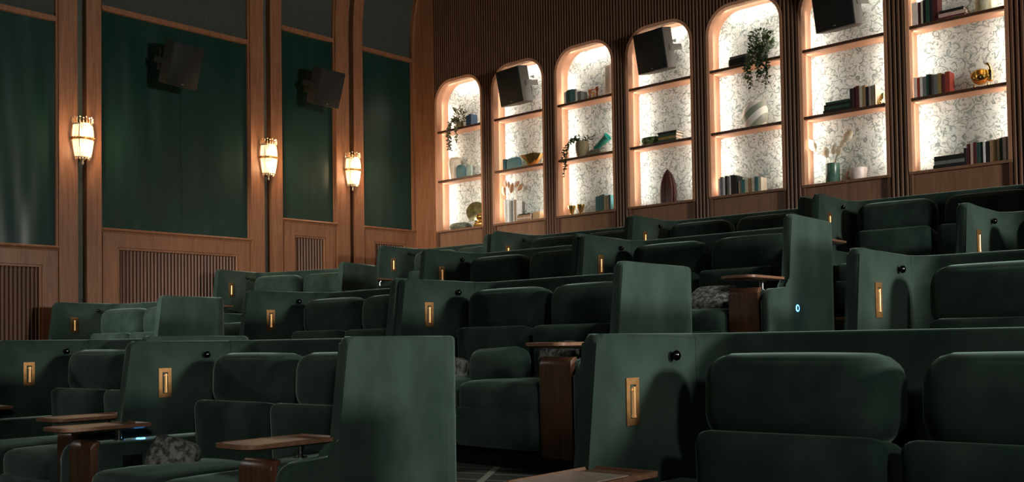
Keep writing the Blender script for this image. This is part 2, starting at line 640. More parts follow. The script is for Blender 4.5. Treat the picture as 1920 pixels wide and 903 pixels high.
def ntop(x):
    """top of a niche opening at x from its left side"""
    if x < 0 or x > NW:
        return None
    if x < RN:
        return ZT - RN + math.sqrt(max(0, RN * RN - (RN - x) ** 2))
    if x > NW - RN:
        return ZT - RN + math.sqrt(max(0, RN * RN - (x - NW + RN) ** 2))
    return ZT


# solid core behind
bm = bmesh.new()
box(bm, XL - .2, XR + .1, YB + ND + .03, YB + ND + .12, -.3, ZS + RV)
finish(bm, 'backing', M_DARK, wb, 0)
# boards left of the first niche
for (a, b) in ((XL - .02, -10.605), (-10.602, -10.405), (-10.402, NX0 - .042)):
    bm = bmesh.new()
    box(bm, a, b, YB - .012, YB + .03, -.3, ZS + RV, .003, 1)
    finish(bm, 'board', M_OAK, wb)
# reeded facing
bm = bmesh.new()
FP = .0412
SHAPE = ((0, .0), (.12, .0), (.18, -.012), (.34, -.021), (.66, -.021), (.82, -.012), (.88, .0), (1, .0))
x = NX0 - .04
LIP = .034


def cols(xa, xb):
    n = max(1, round((xb - xa) / FP))
    p = (xb - xa) / n
    out = []
    for k in range(n):
        for (t, o) in SHAPE:
            out.append((xa + (k + t) * p, YB + o))
    return out


def ruled(lo, hi):
    for q in range(len(lo) - 1):
        if (lo[q].co - lo[q + 1].co).length > 1e-6:
            bm.faces.new((lo[q], lo[q + 1], hi[q + 1], hi[q]))


HTOP = ZS + RV
XEND = NX0 + NN * NP
for i in range(NN):
    xl = NX0 + i * NP
    # pier right of the niche
    c_ = cols(xl + NW + LIP, xl + NP - LIP)
    ruled([bm.verts.new((a, b, -.3)) for a, b in c_], [bm.verts.new((a, b, HTOP)) for a, b in c_])
    # above the niche
    c_ = cols(xl - LIP, xl + NW + LIP)
    lo = []
    for a, b in c_:
        s = (a - (xl - LIP)) / (NW + 2 * LIP) * NW
        lo.append(bm.verts.new((a, b, (ntop(max(0, min(NW, s))) or ZT) + LIP * .9)))
    ruled(lo, [bm.verts.new((a, b, HTOP)) for a, b in c_])
c_ = cols(XEND - LIP, XR)
ruled([bm.verts.new((a, b, -.3)) for a, b in c_], [bm.verts.new((a, b, HTOP)) for a, b in c_])
tag(finish(bm, 'reeded_facing', M_OAKD, wb, 25), kind='stuff')


def nline(i, grow=0.0, n=8):
    """outline of niche i from the left foot over the arch to the right foot"""
    xl = NX0 + i * NP
    r = RN + grow
    P = [(xl - grow, ZSILL)]
    P += arc(xl + RN, ZT - RN, r, PI, PI / 2, n)
    P += arc(xl + NW - RN, ZT - RN, r, PI / 2, 0, n)
    P.append((xl + NW + grow, ZSILL))
    return P


for i in range(NN):
    xl = NX0 + i * NP
    # frame lip round the opening
    bm = bmesh.new()
    A, B = nline(i, 0), nline(i, LIP)
    rows = []
    for (P, y) in ((A, YB + .05), (A, YB - .016), (B, YB - .022), (B, YB + .05)):
        rows.append([bm.verts.new((px, y, pz)) for px, pz in P])
    for r0, r1 in zip(rows, rows[1:]):
        for k in range(len(A) - 1):
            bm.faces.new((r0[k], r0[k + 1], r1[k + 1], r1[k]))
    finish(bm, 'niche_frame', M_REVEAL, wb, 40)
    # reveal
    bm = bmesh.new()
    C_ = nline(i, .012)
    r0 = [bm.verts.new((px, YB + .03, pz)) for px, pz in C_]
    r1 = [bm.verts.new((px, YB + ND, pz)) for px, pz in C_]
    for k in range(len(C_) - 1):
        bm.faces.new((r0[k], r0[k + 1], r1[k + 1], r1[k]))
    finish(bm, 'niche_reveal', M_REVEAL, wb, 40)
    # papered back
    bm = bmesh.new()
    box(bm, xl - .05, xl + NW + .05, YB + ND, YB + ND + .02, ZSILL - .05, ZT + .05)
    finish(bm, 'wallpaper_panel', M_PAPER, wb, 0)
    for z in (ZSH1, ZSH2):
        bm = bmesh.new()
        box(bm, xl - .010, xl + NW + .010, YB + .012, YB + ND - .002, z, z + .030, .003, 1)
        sf = finish(bm, 'shelf', M_REVEAL, wb)
        bm = bmesh.new()
        box(bm, xl - .010, xl + NW + .010, YB - .006, YB + .012, z, z + .030, .003, 1)
        finish(bm, 'shelf_edge_shade', M_WALN, sf)  # dark strip: shade on the shelf's front put in as darker wood
    bm = bmesh.new()
    box(bm, xl - LIP, xl + NW + LIP, YB - .02, YB + ND, ZSILL - .028, ZSILL, .003, 1)
    finish(bm, 'sill', M_BASE, wb)
    bm = bmesh.new()
    box(bm, xl, xl + NW, YB + .02, YB + .05, -.3, ZSILL - .028, .002, 1)
    finish(bm, 'base_panel', M_BASE, wb)
    bm = bmesh.new()
    for (a, b) in ((xl - LIP, xl), (xl + NW, xl + NW + LIP)):
        box(bm, a, b, YB - .014, YB + .05, -.3, ZSILL - .028, .003, 1)
    finish(bm, 'base_stile', M_OAKD, wb)
    # light strips behind the lip, washing the paper
    if i < 7:
        for s, xx in ((1, xl + .012), (-1, xl + NW - .012)):
            area('niche_strip_light', (xx, YB + .075, (ZSILL + ZT) / 2 - .08), (xx + s * .10, YB + ND, (ZSILL + ZT) / 2 - .08), 4.7, .02, 1.75, (1, .94, .85))
        area('niche_top_light', (xl + NW / 2, YB + .075, ZT - .012), (xl + NW / 2, YB + ND, ZT - .14), 2.0, .55, .02, (1, .94, .85))

# ------------------------------------------------------------------ sofas
PW = .06           # side panel thickness
HX = .914          # outer half width at the wing's front
SPL = math.radians(1.4)
HS = 1.080         # height of the shell
YBK = .42          # where side panels meet the curved back


def side_outline():
    P = [(YBK, .05), (YBK, HS)]
    P += [(y, z) for y, z in arc(-.165, HS - .035, .035, PI / 2, PI * .96, 5)]
    P += arc(-.325, .645, .07, -.05, -PI / 2 + .05, 5)
    P += arc(-.475, .480, .085, PI / 2, PI, 6)
    P += [(-.570, .05)]
    return P


def make_sofa():
    root = empty('cinema_sofa')
    for s in (-1, 1):
        bm = bmesh.new()
        xo = HX - .62 * math.sin(SPL)
        mtx = Matrix.Translation((s * xo, YBK, 0)) @ Matrix.Rotation(s * SPL, 4, 'Z') @ Matrix.Translation((0, -YBK, 0))
        prism(bm, [(0, y, z) for y, z in side_outline()], (-s * PW, 0, 0), .022, 3, mtx=mtx, sharp_y=YBK)
        finish(bm, 'side_panel', M_VEL, root, 50)
        # reading light let into the wing
        xi = s * (xo - PW - .002)
        mt = Matrix.Translation((s * xo, YBK, 0)) @ Matrix.Rotation(s * SPL, 4, 'Z') @ Matrix.Translation((-s * (PW + .0), -YBK, .848))
        q = -s
        lamp = None
        bm = bmesh.new()
        hw, hh, sw, sh = .038, .081, .017, .058

        def ring(o, i, xo_, xi_):
            A = [(xo_, -o[0], -o[1]), (xo_, o[0], -o[1]), (xo_, o[0], o[1]), (xo_, -o[0], o[1])]
            B = [(xi_, -i[0], -i[1]), (xi_, i[0], -i[1]), (xi_, i[0], i[1]), (xi_, -i[0], i[1])]
            va = [bm.verts.new(p) for p in A]
            vb = [bm.verts.new(p) for p in B]
            for k in range(4):
                bm.faces.new((va[k], va[(k + 1) % 4], vb[(k + 1) % 4], vb[k]))
            return vb
        ring((hw, hh), (hw, hh), -q * .004, q * .004)
        ring((hw, hh), (sw, sh), q * .004, q * .0045)
        vb = ring((sw, sh), (sw, sh), q * .0045, -q * .012)
        bm.faces.new(vb)
        for v in bm.verts:
            v.co = mt @ v.co
        lamp = finish(bm, 'reading_light', M_BRONZE, root, 30)
        bm = bmesh.new()
        tube(bm, [(q * .003, .004, -.048), (q * .003, .004, .050)], .0085, 10)
        tube(bm, [(q * .003, -.008, .040), (q * .003, .015, .040)], .004, 6)
        lathe(bm, [(0, -.056), (.010, -.054), (.010, -.047), (0, -.046)], 10, (q * .003, .004, 0))
        for v in bm.verts:
            v.co = mt @ v.co
        finish(bm, 'light_tube', M_TUBE, lamp, 40)
        # black domed knob
        bm = bmesh.new()
        mk = Matrix.Translation((s * xo, YBK, 0)) @ Matrix.Rotation(s * SPL, 4, 'Z') @ Matrix.Translation((-s * PW, -YBK + .255, HS - .080))
        lathe(bm, [(0, -.006), (.008, -.006), (.009, .006), (.017, .012), (.0195, .022), (.017, .028), (.010, .033), (0, .034)], 14)
        for v in bm.verts:
            v.co = mk @ Matrix.Rotation(q * PI / 2, 4, 'Y') @ v.co
        finish(bm, 'knob', M_KNOB, root, 60)
        # arm block, wood front, tray
        a0, a1 = s * (HX - PW - .004), s * (HX - PW - .235)
        bm = bmesh.new()
        box(bm, min(a0, a1), max(a0, a1), -.520, .30, .03, .560, .018, 3)
        finish(bm, 'arm_block', M_VEL, root, 50)
        bm = bmesh.new()
        prof = [(-.510, .05), (-.548, .05), (-.552, .30), (-.552, .53)] + arc(-.512, .536, .040, PI, PI / 2, 6) + [(-.498, .576), (-.498, .560), (-.510, .560)]
        b0, b1 = sorted((a0 - s * .012, a1 + s * .004))
        prism(bm, [(b0, y, z) for y, z in prof], (b1 - b0, 0, 0), .006, 2)
        finish(bm, 'arm_front', M_WALN, root, 40)
        # swivel tray: rim, sunk inset, post and bracket
        tx, ty0, ty1, tz = s * (HX - PW - .105), -.690, -.205, .628
        tr = bmesh.new()
        hwid, r = .130, .06
        out = [(tx + px, py) for px, py in arc(hwid - r, ty0 + r, r, -PI / 2, 0, 5) + arc(hwid - .02, ty1 - .02, .02, 0, PI / 2, 3) + arc(-hwid + .02, ty1 - .02, .02, PI / 2, PI, 3) + arc(-hwid + r, ty0 + r, r, PI, PI * 1.5, 5)]
        cy = (ty0 + ty1) / 2

        def sc(P, d):
            return [(tx + (px - tx) * (1 - d / hwid), cy + (py - cy) * (1 - d / (ty1 - cy))) for px, py in P]
        rr = []
        for (P, z) in ((sc(out, .03), tz - .004), (out, tz + .006), (out, tz + .022), (sc(out, .012), tz + .024), (sc(out, .016), tz + .015)):
            rr.append([tr.verts.new((px, py, z)) for px, py in P])
        for A, B in zip(rr, rr[1:]):
            for k in range(len(A)):
                tr.faces.new((A[k], A[(k + 1) % len(A)], B[(k + 1) % len(B)], B[k]))
        tr.faces.new(rr[0])
        tr.faces.new(rr[-1])
        tray = finish(tr, 'tray_table', M_TRAY, root, 40)
        bm = bmesh.new()
        box(bm, tx - .105, tx + .105, ty0 + .05, ty1 - .14, tz + .015, tz + .0225, .001, 1)
        finish(bm, 'tray_inset', M_INSET, tray, 30)
        bm = bmesh.new()
        lathe(bm, [(0, .55), (.032, .55), (.032, .568), (.016, .572), (.016, tz - .012), (.05, tz - .010), (.05, tz), (0, tz)], 14, (tx, -.33, 0))
        box(bm, tx - .03, tx + .03, -.60, -.28, tz - .010, tz - .003, .002, 1)
        finish(bm, 'tray_bracket', M_CHROME, tray, 40)
    # curved back
    bm = bmesh.new()
    xo = HX - .62 * math.sin(SPL)
    hb, rc = xo, .14
    path = [(-hb + PW / 2, YBK + .001)]
    yc = YBK + .01
    path += [(-hb + PW / 2 + rc + rc * math.cos(a), yc + rc * .9 * math.sin(a)) for a in [PI - PI / 2 * k / 7 for k in range(8)]]
    path += [(-px, py) for px, py in path[::-1]]
    sec = [(-PW / 2, .05)] + [(-PW / 2, HS - .022)] + [(px, pz) for px, pz in arc(0, HS - .026, PW / 2, PI, 0, 6)][1:-1]
    sec = [(-PW / 2, .05)] + arc(-PW / 2 + .022, HS - .022, .022, PI, PI / 2, 3) + arc(PW / 2 - .022, HS - .022, .022, PI / 2, 0, 3) + [(PW / 2, .05)]
    rings = []
    for k, (px, py) in enumerate(path):
        a, b = path[max(0, k - 1)], path[min(len(path) - 1, k + 1)]
        t = Vector((b[0] - a[0], b[1] - a[1])).normalized()
        if k in (0, len(path) - 1):
            t = Vector((0, 1 if k == 0 else -1))
        nrm = Vector((-t.y, t.x))
        rings.append([bm.verts.new((px + nrm.x * q, py + nrm.y * q, z)) for q, z in sec])
    for A, B in zip(rings, rings[1:]):
        for k in range(len(sec) - 1):
            bm.faces.new((A[k], A[k + 1], B[k + 1], B[k]))
    for R in (rings[0], rings[-1]):
        bm.faces.new(R)
    finish(bm, 'back_panel', M_VEL, root, 50)
    for s in (-1, 1):
        bm = bmesh.new()
        cushion(bm, .645, .245, .295, .085, (.010, .022, .006), 6, T(s * .366, .285, HS - .078 - .1475, -.04))
        finish(bm, 'headrest', M_VELN, root, 60)
        # back cushion, a leaning wedge
        bm = bmesh.new()
        m4 = T(s * .335, .170, .565, -.16) @ Matrix(((1, 0, 0, 0), (0, 1, -.22, 0), (0, 0, 1, 0), (0, 0, 0, 1)))
        cushion(bm, .630, .26, .350, .05, (.004, .03, 0), 5, m4)
        finish(bm, 'back_cushion', M_VELN, root, 60)
        bm = bmesh.new()
        cushion(bm, .598, .80, .190, .06, (.0, .008, .018), 5, T(s * .303, -.180, .345))
        finish(bm, 'seat_cushion', M_VELN, root, 60)
        bm = bmesh.new()
        cushion(bm, .598, .10, .225, .035, (0, .012, 0), 4, T(s * .303, -.545, .192))
        finish(bm, 'footrest', M_VELN, root, 60)
    bm = bmesh.new()
    box(bm, -.60, .60, -.50, .40, .03, .30, .01, 1)
    finish(bm, 'base_frame', M_SOCK, root, 0)
    bm = bmesh.new()
    box(bm, -HX + .05, HX - .05, -.52, YBK, 0.0, .052)
    finish(bm, 'plinth', M_SOCK, root, 0)
    return root


def copy_thing(o, parent=None):
    c = o.copy()
    COL.objects.link(c)
    c.parent = parent
    for ch in o.children:
        copy_thing(ch, c)
    return c


LAMPX = -.847                                # reading light of the left wing, from the sofa's middle
SOFAS = [  # row, lamp x, lamp y, lamp height over the eye, label
    ('A', -7.069, 2.80, -.168, 'front-row green velvet sofa cut by the left edge of the photo'),
    ('A', -5.217, 2.80, -.196, 'front-row green velvet sofa left of the aisle, its broad right side panel facing the viewer'),
    ('A', -2.030, 2.80, -.208, 'nearest and largest green velvet sofa, front row right of the aisle'),
    ('B', -10.309, 4.536, .243, 'second-row green velvet sofa at far left, near the reeded wall panel'),
    ('B', -6.780, 4.536, .202, 'shadowed near-black green sofa in the middle of the second row'),
    ('B', -4.937, 4.536, .193, 'second-row green velvet sofa with a plump dark cushion on its left seat'),
    ('B', -1.892, 4.536, .169, 'second-row green velvet sofa at the right edge with a brightly lit left wing'),
    ('C', -10.434, 6.440, .665, 'third-row green velvet sofa at far left, turned inwards, with pale lit headrests'),
    ('C', -6.827, 6.440, .637, 'third-row green sofa, left neighbour of the sofa with a blue ring on its side'),
    ('C', -4.960, 6.440, .610, 'third-row green sofa in deep shade, glowing blue ring on its right side'),
    ('C', -2.054, 6.440, .564, 'third-row green velvet sofa at the right edge, below the right-hand niche'),
    ('D', -9.641, 8.260, .995, 'back-row green velvet sofa in the left corner, in front of the narrow green panel'),
    ('D', -7.671, 8.260, 1.008, 'back-row green velvet sofa in front of the second and third niches'),
    ('D', -5.801, 8.260, 1.003, 'back-row green velvet sofa in front of the middle and fifth niches'),
    ('D', -3.860, 8.260, 1.000, 'back-row green velvet sofa in front of the two right-hand niches'),
]
ROT = [4, 3, 3, 7, -.4, -.7, 2.5, 16, 1.3, .7, 1.9, 2.7, 2.7, 2.7, 3]   # the rows bend slightly
proto = make_sofa()
SOFA = []
PL = {}
for k, (row, lx, ly, lz, lab) in enumerate(SOFAS):
    o = proto if k == 0 else None
    if o is None:
        o = copy_thing(proto)
    SOFA.append(o)
# shift levels after all the copies are made
for k, (row, lx, ly, lz, lab) in enumerate(SOFAS):
    o = SOFA[k]
    zf = ROWF[row]
    lift = max(0.0, EYE + lz - .848 - zf)
    th = math.radians(ROT[k])
    o.location = (lx - LAMPX * math.cos(th), ly - LAMPX * math.sin(th), zf)
    o.rotation_euler = (0, 0, th)
    tag(o, lab, 'sofa', 'green velvet cinema sofas')
    for ch in o.children:
        if ch.name.startswith('plinth'):
            ch.scale.z = (.052 + lift) / .052
        else:
            ch.location.z += lift
    o['lift'] = lift


def slocal(k, x, y, z):
    """point in sofa k's own frame to the room"""
    return SOFA[k].location + Matrix.Rotation(math.radians(ROT[k]), 3, 'Z') @ Vector((x, y, SOFA[k]['lift'] + z))


# blue call rings and the socket box, on their own sofas
def ring_part(k, loc, rot):
    bm = bmesh.new()
    R, r = .020, .0045
    n = 20
    rings = []
    for a in range(n):
        t = 2 * PI * a / n
        rings.append([bm.verts.new(((R + r * math.cos(u)) * math.cos(t), (R + r * math.cos(u)) * math.sin(t), r * math.sin(u))) for u in [2 * PI * q / 6 for q in range(6)]])
    for a in range(n):
        A, B = rings[a], rings[(a + 1) % n]
        for q in range(6):
            bm.faces.new((A[q], A[(q + 1) % 6], B[(q + 1) % 6], B[q]))
    o = finish(bm, 'call_button_ring', M_RING, SOFA[k], 60)
    o['label'] = 'glowing blue call ring'
    o.location = loc
    o.rotation_euler = rot
    bm = bmesh.new()
    lathe(bm, [(0, -.004), (.017, -.004), (.017, .002), (.012, .004), (0, .004)], 16)
    finish(bm, 'button', M_SOCK, o, 40)


ring_part(9, (HX + .0005, -.145, .440 + SOFA[9]['lift']), (0, PI / 2, SPL))
ring_part(1, (-(HX - PW - .12), -.215, .563 + SOFA[1]['lift']), (0, 0, 0))
bm = bmesh.new()
box(bm, 0, .006, -.055, .055, -.030, .030, .002, 1)
box(bm, .004, .009, -.045, -.006, -.020, .020, .001, 1)
box(bm, .004, .009, .006, .045, -.020, .020, .001, 1)
finish(bm, 'socket_box', M_SOCK, SOFA[1], 30, (-(HX - PW - .235), -.33, .465 + SOFA[1]['lift']))


# scatter cushions lying in the seats
def scatter(k, x, y, z, w, h, d, rot, m, label):
    bm = bmesh.new()
    cushion(bm, w, d, h, d * .42, (0, d * .22, 0), 6)
    o = finish(bm, 'scatter_cushion', m, None, 60)
    o.location = slocal(k, x, y, z)
    o.rotation_euler = rot
    return tag(o, label, 'cushion', 'scatter cushions on the sofas')


scatter(1, -.45, -.20, .480, .26, .20, .11, (-.45, .25, .55), M_FUR, 'grey leaf-patterned cushion on the front-row sofa left of the aisle')
scatter(5, -.44, -.24, .490, .30, .17, .10, (-.25, .1, .3), M_FUR, 'grey patterned cushion left of the plump green cushion in the second row')
scatter(5, .09, -.30, .515, .40, .22, .17, (-.20, -.05, 0), M_VELN, 'plump green velvet cushion between two grey cushions in the second row')
scatter(5, .36, -.10, .530, .30, .25, .10, (-.3, -.1, -.2), M_FUR, 'grey patterned cushion beside the wooden arm front in the second row')
scatter(9, .30, -.24, .515, .36, .30, .10, (-1.05, 0, 0), M_FUR, 'grey patterned cushion lying in the shaded third-row sofa with the blue ring')


# ------------------------------------------------------------------ wall sconces
def make_sconce():
    root = empty('wall_sconce')
    # local: x out of the wall, half round
    H = PI / 2

    def halfband(bm, r, z0, z1, th=.006, n=14):
        for k in range(n):
            a0, a1 = -H + PI * k / n, -H + PI * (k + 1) / n
            q = []
            for z in (z0, z1):
                for rr in (r, r + th):
                    for a in (a0, a1):
                        q.append(bm.verts.new((rr * math.cos(a), rr * math.sin(a), z)))
            for f in ((0, 1, 3, 2), (4, 6, 7, 5), (2, 3, 7, 6), (0, 4, 5, 1)):
                bm.faces.new([q[i] for i in f])
    bm = bmesh.new()
    box(bm, -.04, .012, -.030, .030, -.22, .22, .006, 2)
    finish(bm, 'back_plate', M_BRASS, root, 30)
    bm = bmesh.new()
    halfband(bm, .118, -.012, .012)
    for k in range(13):
        a = -H + PI * k / 12
        lathe(bm, [(0, -.009), (.008, -.004), (.008, .004), (0, .009)], 6, (.124 * math.cos(a), .124 * math.sin(a), .014))
    finish(bm, 'middle_ring', M_BRASS, root, 40)
    bm = bmesh.new()
    halfband(bm, .098, .150, .168)
    for k in range(11):
        a = -H + PI * k / 10
        x, y = .102 * math.cos(a), .102 * math.sin(a)
        tube(bm, [(x, y, .165), (x * 1.12, y * 1.12, .195), (x * 1.05, y * 1.05, .212)], .0035, 5)
        lathe(bm, [(0, -.012), (.010, 0), (0, .012)], 6, (x * 1.05, y * 1.05, .222 + .012 * (k % 2)))
    finish(bm, 'crown', M_BEAD, root, 40)
    bm = bmesh.new()
    halfband(bm, .076, -.200, -.188)
    for k in range(9):
        a = -H + PI * k / 8
        x, y = .078 * math.cos(a), .078 * math.sin(a)
        lathe(bm, [(0, -.014), (.009, 0), (0, .014)], 6, (x, y, -.212))
    lathe(bm, [(0, -.278), (.007, -.270), (.012, -.255), (.006, -.240), (.010, -.225), (.03, -.205), (.055, -.196), (0, -.196)], 10, (.012, 0, 0))
    finish(bm, 'lower_ring', M_BEAD, root, 40)
    for nm, r0, r1, z0, z1, n in (('upper_crystal_tier', .112, .100, .012, .150, 15), ('lower_crystal_tier', .110, .082, -.014, -.190, 15)):
        bm = bmesh.new()
        for k in range(n):
            a = -H + PI * (k + .5) / n
            tube(bm, [(r0 * math.cos(a), r0 * math.sin(a), z0), ((r0 * .45 + r1 * .55) * 1.04 * math.cos(a), (r0 * .45 + r1 * .55) * 1.04 * math.sin(a), (z0 + z1) / 2), (r1 * math.cos(a), r1 * math.sin(a), z1)], .0075, 6)
        finish(bm, nm, M_CRYS, root, 40)
    for z in (.082, -.085):
        bm = bmesh.new()
        lathe(bm, [(0, -.045), (.022, -.036), (.034, -.008), (.030, .020), (.014, .042), (0, .046)], 12, (.050, 0, z))
        finish(bm, 'bulb', M_BULB, root, 60)
    return root


sc0 = make_sconce()
SC_Y = [(4.82, EYE + 2.262, 'first'), (7.168, EYE + 2.350, 'second'), (8.498, EYE + 2.350, 'third')]
WH = ['left-hand crystal wall sconce, left of the widest green panel', 'middle crystal wall sconce, right of the widest green panel', 'right-hand crystal wall sconce, nearest the corner by the niches']
for k, (y, z, _) in enumerate(SC_Y):
    o = sc0 if k == 0 else copy_thing(sc0)
    o.location = (XL + .047, y, z)
    tag(o, WH[k], 'wall lamp', 'crystal sconces on the left wall')
    for dz in (.082, -.085):
        point('sconce_bulb_light', (XL + .047 + .145, y, z + dz), 9.0, .035, (1, .66, .36))


# ------------------------------------------------------------------ speakers
def speaker(loc, w, h, d, rot, cab, label, yoke_side):
    root = empty('loudspeaker', loc)
    root.rotation_euler = rot
    bm = bmesh.new()
    # cabinet tapering to the back; front faces local -y
    P = [(-w / 2, -d / 2), (w / 2, -d / 2), (w / 2, d * .12), (w * .30, d / 2), (-w * .30, d / 2), (-w / 2, d * .12)]
    prism(bm, [(x, y, -h / 2) for x, y in P], (0, 0, h), .008, 2)
    finish(bm, 'cabinet', cab, root, 30)
    bm = bmesh.new()
    box(bm, -w / 2 + .008, w / 2 - .008, -d / 2 - .012, -d / 2 + .004, -h / 2 + .008, h / 2 - .008, .004, 2)
    g = finish(bm, 'grille', M_BLACK, root, 30)
    bm = bmesh.new()
    box(bm, -.016, .016, -d / 2 - .0145, -d / 2 - .011, -h / 2 + .028, -h / 2 + .040, .001, 1)
    finish(bm, 'badge', M_CAB, g, 30)
    bm = bmesh.new()
    # bracket arm from the rear to the wall, with cheek plates
    s = yoke_side
    box(bm, -.055, .055, d / 2 - .03, d / 2 + .13, -.075, .075, .01, 2)
    box(bm, -.10, .10, d / 2 + .12, d / 2 + .14, -.12, .12, .004, 1)
    box(bm, s * (w / 2 + .004) - .004, s * (w / 2 + .004) + .004, -d * .20, d * .70, -.035, .035, .003, 1)
    tube(bm, [(s * (w / 2 + .004), d * .62, 0), (s * w * .35, d / 2 + .06, 0), (0, d / 2 + .08, 0)], .016, 8)
    finish(bm, 'bracket', cab, root, 35)
    return tag(root, label, 'speaker', 'black wall loudspeakers')


NLAB = ['leftmost niche', 'second niche', 'third niche', 'middle niche', 'fifth niche', 'sixth niche', 'right-hand niche']


def nx(i):
    return NX0 + (i - 1) * NP


for i, wds in ((2, 'top of the second niche'), (4, 'top of the middle niche'), (6, 'top of the sixth niche, cut by the upper edge')):
    sp = speaker((nx(i) + .405, YB + .005, EYE + 3.345), .44, .46, .25, (.20, 0, -.10), M_CAB, 'black loudspeaker tilted down in the ' + wds, 1)
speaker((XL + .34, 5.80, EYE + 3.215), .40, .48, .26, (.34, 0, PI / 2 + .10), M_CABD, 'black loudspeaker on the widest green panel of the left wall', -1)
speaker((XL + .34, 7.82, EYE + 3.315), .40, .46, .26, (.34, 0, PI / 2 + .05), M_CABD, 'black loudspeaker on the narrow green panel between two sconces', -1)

# ------------------------------------------------------------------ things on the shelves
SH = {1: ZSH1 + .030, 2: ZSH2 + .030, 3: ZSILL}
SHN = {1: 'top shelf', 2: 'lower shelf', 3: 'sill'}
YM = YB + .125                                # middle of a shelf's depth


def named(name, loc):
    return empty(name, loc)


def book(name_at, x0, x1, y0, d, z0, h, col, lean=0.0, flat=False):
    """hardback: upright with its spine to the room, or flat; pages are a child"""
    w = x1 - x0
    bm = bmesh.new()
    t = .0035
    if flat:
        box(bm, -w / 2, w / 2, -d / 2, d / 2, 0, t, .001, 1)
        box(bm, -w / 2, w / 2, -d / 2, d / 2, h - t, h, .001, 1)
        box(bm, -w / 2, w / 2, -d / 2, -d / 2 + t, t, h - t)
    else:
        box(bm, -w / 2, -w / 2 + t, -d / 2, d / 2, 0, h, .001, 1)
        box(bm, w / 2 - t, w / 2, -d / 2, d / 2, 0, h, .001, 1)
        box(bm, -w / 2 + t, w / 2 - t, -d / 2, -d / 2 + t, 0, h)
    o = finish(bm, 'book', paint(col, .55), None, 30)
    o.location = ((x0 + x1) / 2, y0 + d / 2, z0)
    o.rotation_euler = (0, lean, 0)
    bm = bmesh.new()
    if flat:
        box(bm, -w / 2 + .005, w / 2 - .005, -d / 2 + t, d / 2 - .006, t, h - t)
    else:
        box(bm, -w / 2 + t, w / 2 - t, -d / 2 + t, d / 2 - .006, .004, h - .006)
    finish(bm, 'page_block', paint((.62, .56, .45), .8), o, 0)
    return o


ORD = ['first', 'second', 'third', 'fourth', 'fifth', 'sixth', 'seventh', 'eighth', 'ninth', 'tenth', 'eleventh', 'twelfth', 'thirteenth', 'fourteenth']
MAR, BLK, TEAL, CRM, WHT, GRN, GRY, TAN, OCH, RED, PNK, NAVY = (.10, .018, .020), (.012, .012, .013), (.045, .17, .18), (.62, .56, .43), (.80, .78, .74), (.02, .07, .05), (.17, .19, .18), (.36, .23, .12), (.34, .23, .07), (.35, .05, .03), (.62, .42, .36), (.02, .06, .12)
CN = {MAR: 'maroon', BLK: 'black', TEAL: 'teal', CRM: 'cream', WHT: 'white', GRN: 'dark green', GRY: 'grey', TAN: 'tan', OCH: 'ochre', RED: 'red', PNK: 'pink', NAVY: 'navy'}


def upright(i, s, x, specs, where=None, d=.125):
    g = 'upright books on the %s of the %s' % (SHN[s], NLAB[i - 1])
    for k, (w, h, c) in enumerate(specs):
        o = book('book', nx(i) + x, nx(i) + x + w - .0015, YB + .045 + random.uniform(0, .012), d, SH[s], h, c)
        tag(o, '%s upright book, %s from left on the %s, %s' % (CN[c], ORD[k], SHN[s], NLAB[i - 1]), 'book', g)
        x += w


def stack(i, s, x0, x1, specs, d=.14):
    z = SH[s]
    n = len(specs)
    g = 'flat books on the %s of the %s' % (SHN[s], NLAB[i - 1])
    for k, (h, c, dx0, dx1) in enumerate(specs):
        o = book('book', nx(i) + x0 + dx0, nx(i) + x1 + dx1, YB + .04, d, z, h - .001, c, 0, True)
        pos = 'bottom' if k == 0 else ('topmost' if k == n - 1 else ('second from bottom' if k == 1 else 'third from bottom'))
        tag(o, '%s book lying flat, %s of stack, %s, %s' % (CN[c], pos, SHN[s], NLAB[i - 1]), 'book', g)
        z += h


def vessel(name, i, s, x, prof, m, label, cat, seg=22, sx=1, sy=1, fn=None, y=YM, group=None):
    bm = bmesh.new()
    lathe(bm, prof, seg, (0, 0, 0), 0, sx, sy, fn)
    o = finish(bm, name, m, None, 50, (nx(i) + x, y, SH[s]))
    return tag(o, label, cat, group)


def leafquad(bm, p, dirv, l, w, mi=0):
    d = Vector(dirv).normalized()
    s = d.cross(Vector((random.uniform(-1, 1), random.uniform(-1, 1), random.uniform(-1, 1)))).normalized()
    p = Vector(p)
    n = d.cross(s) * l * .12
    pts = [p, p + d * l * .4 + s * w / 2 + n, p + d * l, p + d * l * .4 - s * w / 2 + n]
    bm.faces.new([bm.verts.new(q) for q in pts]).material_index = mi


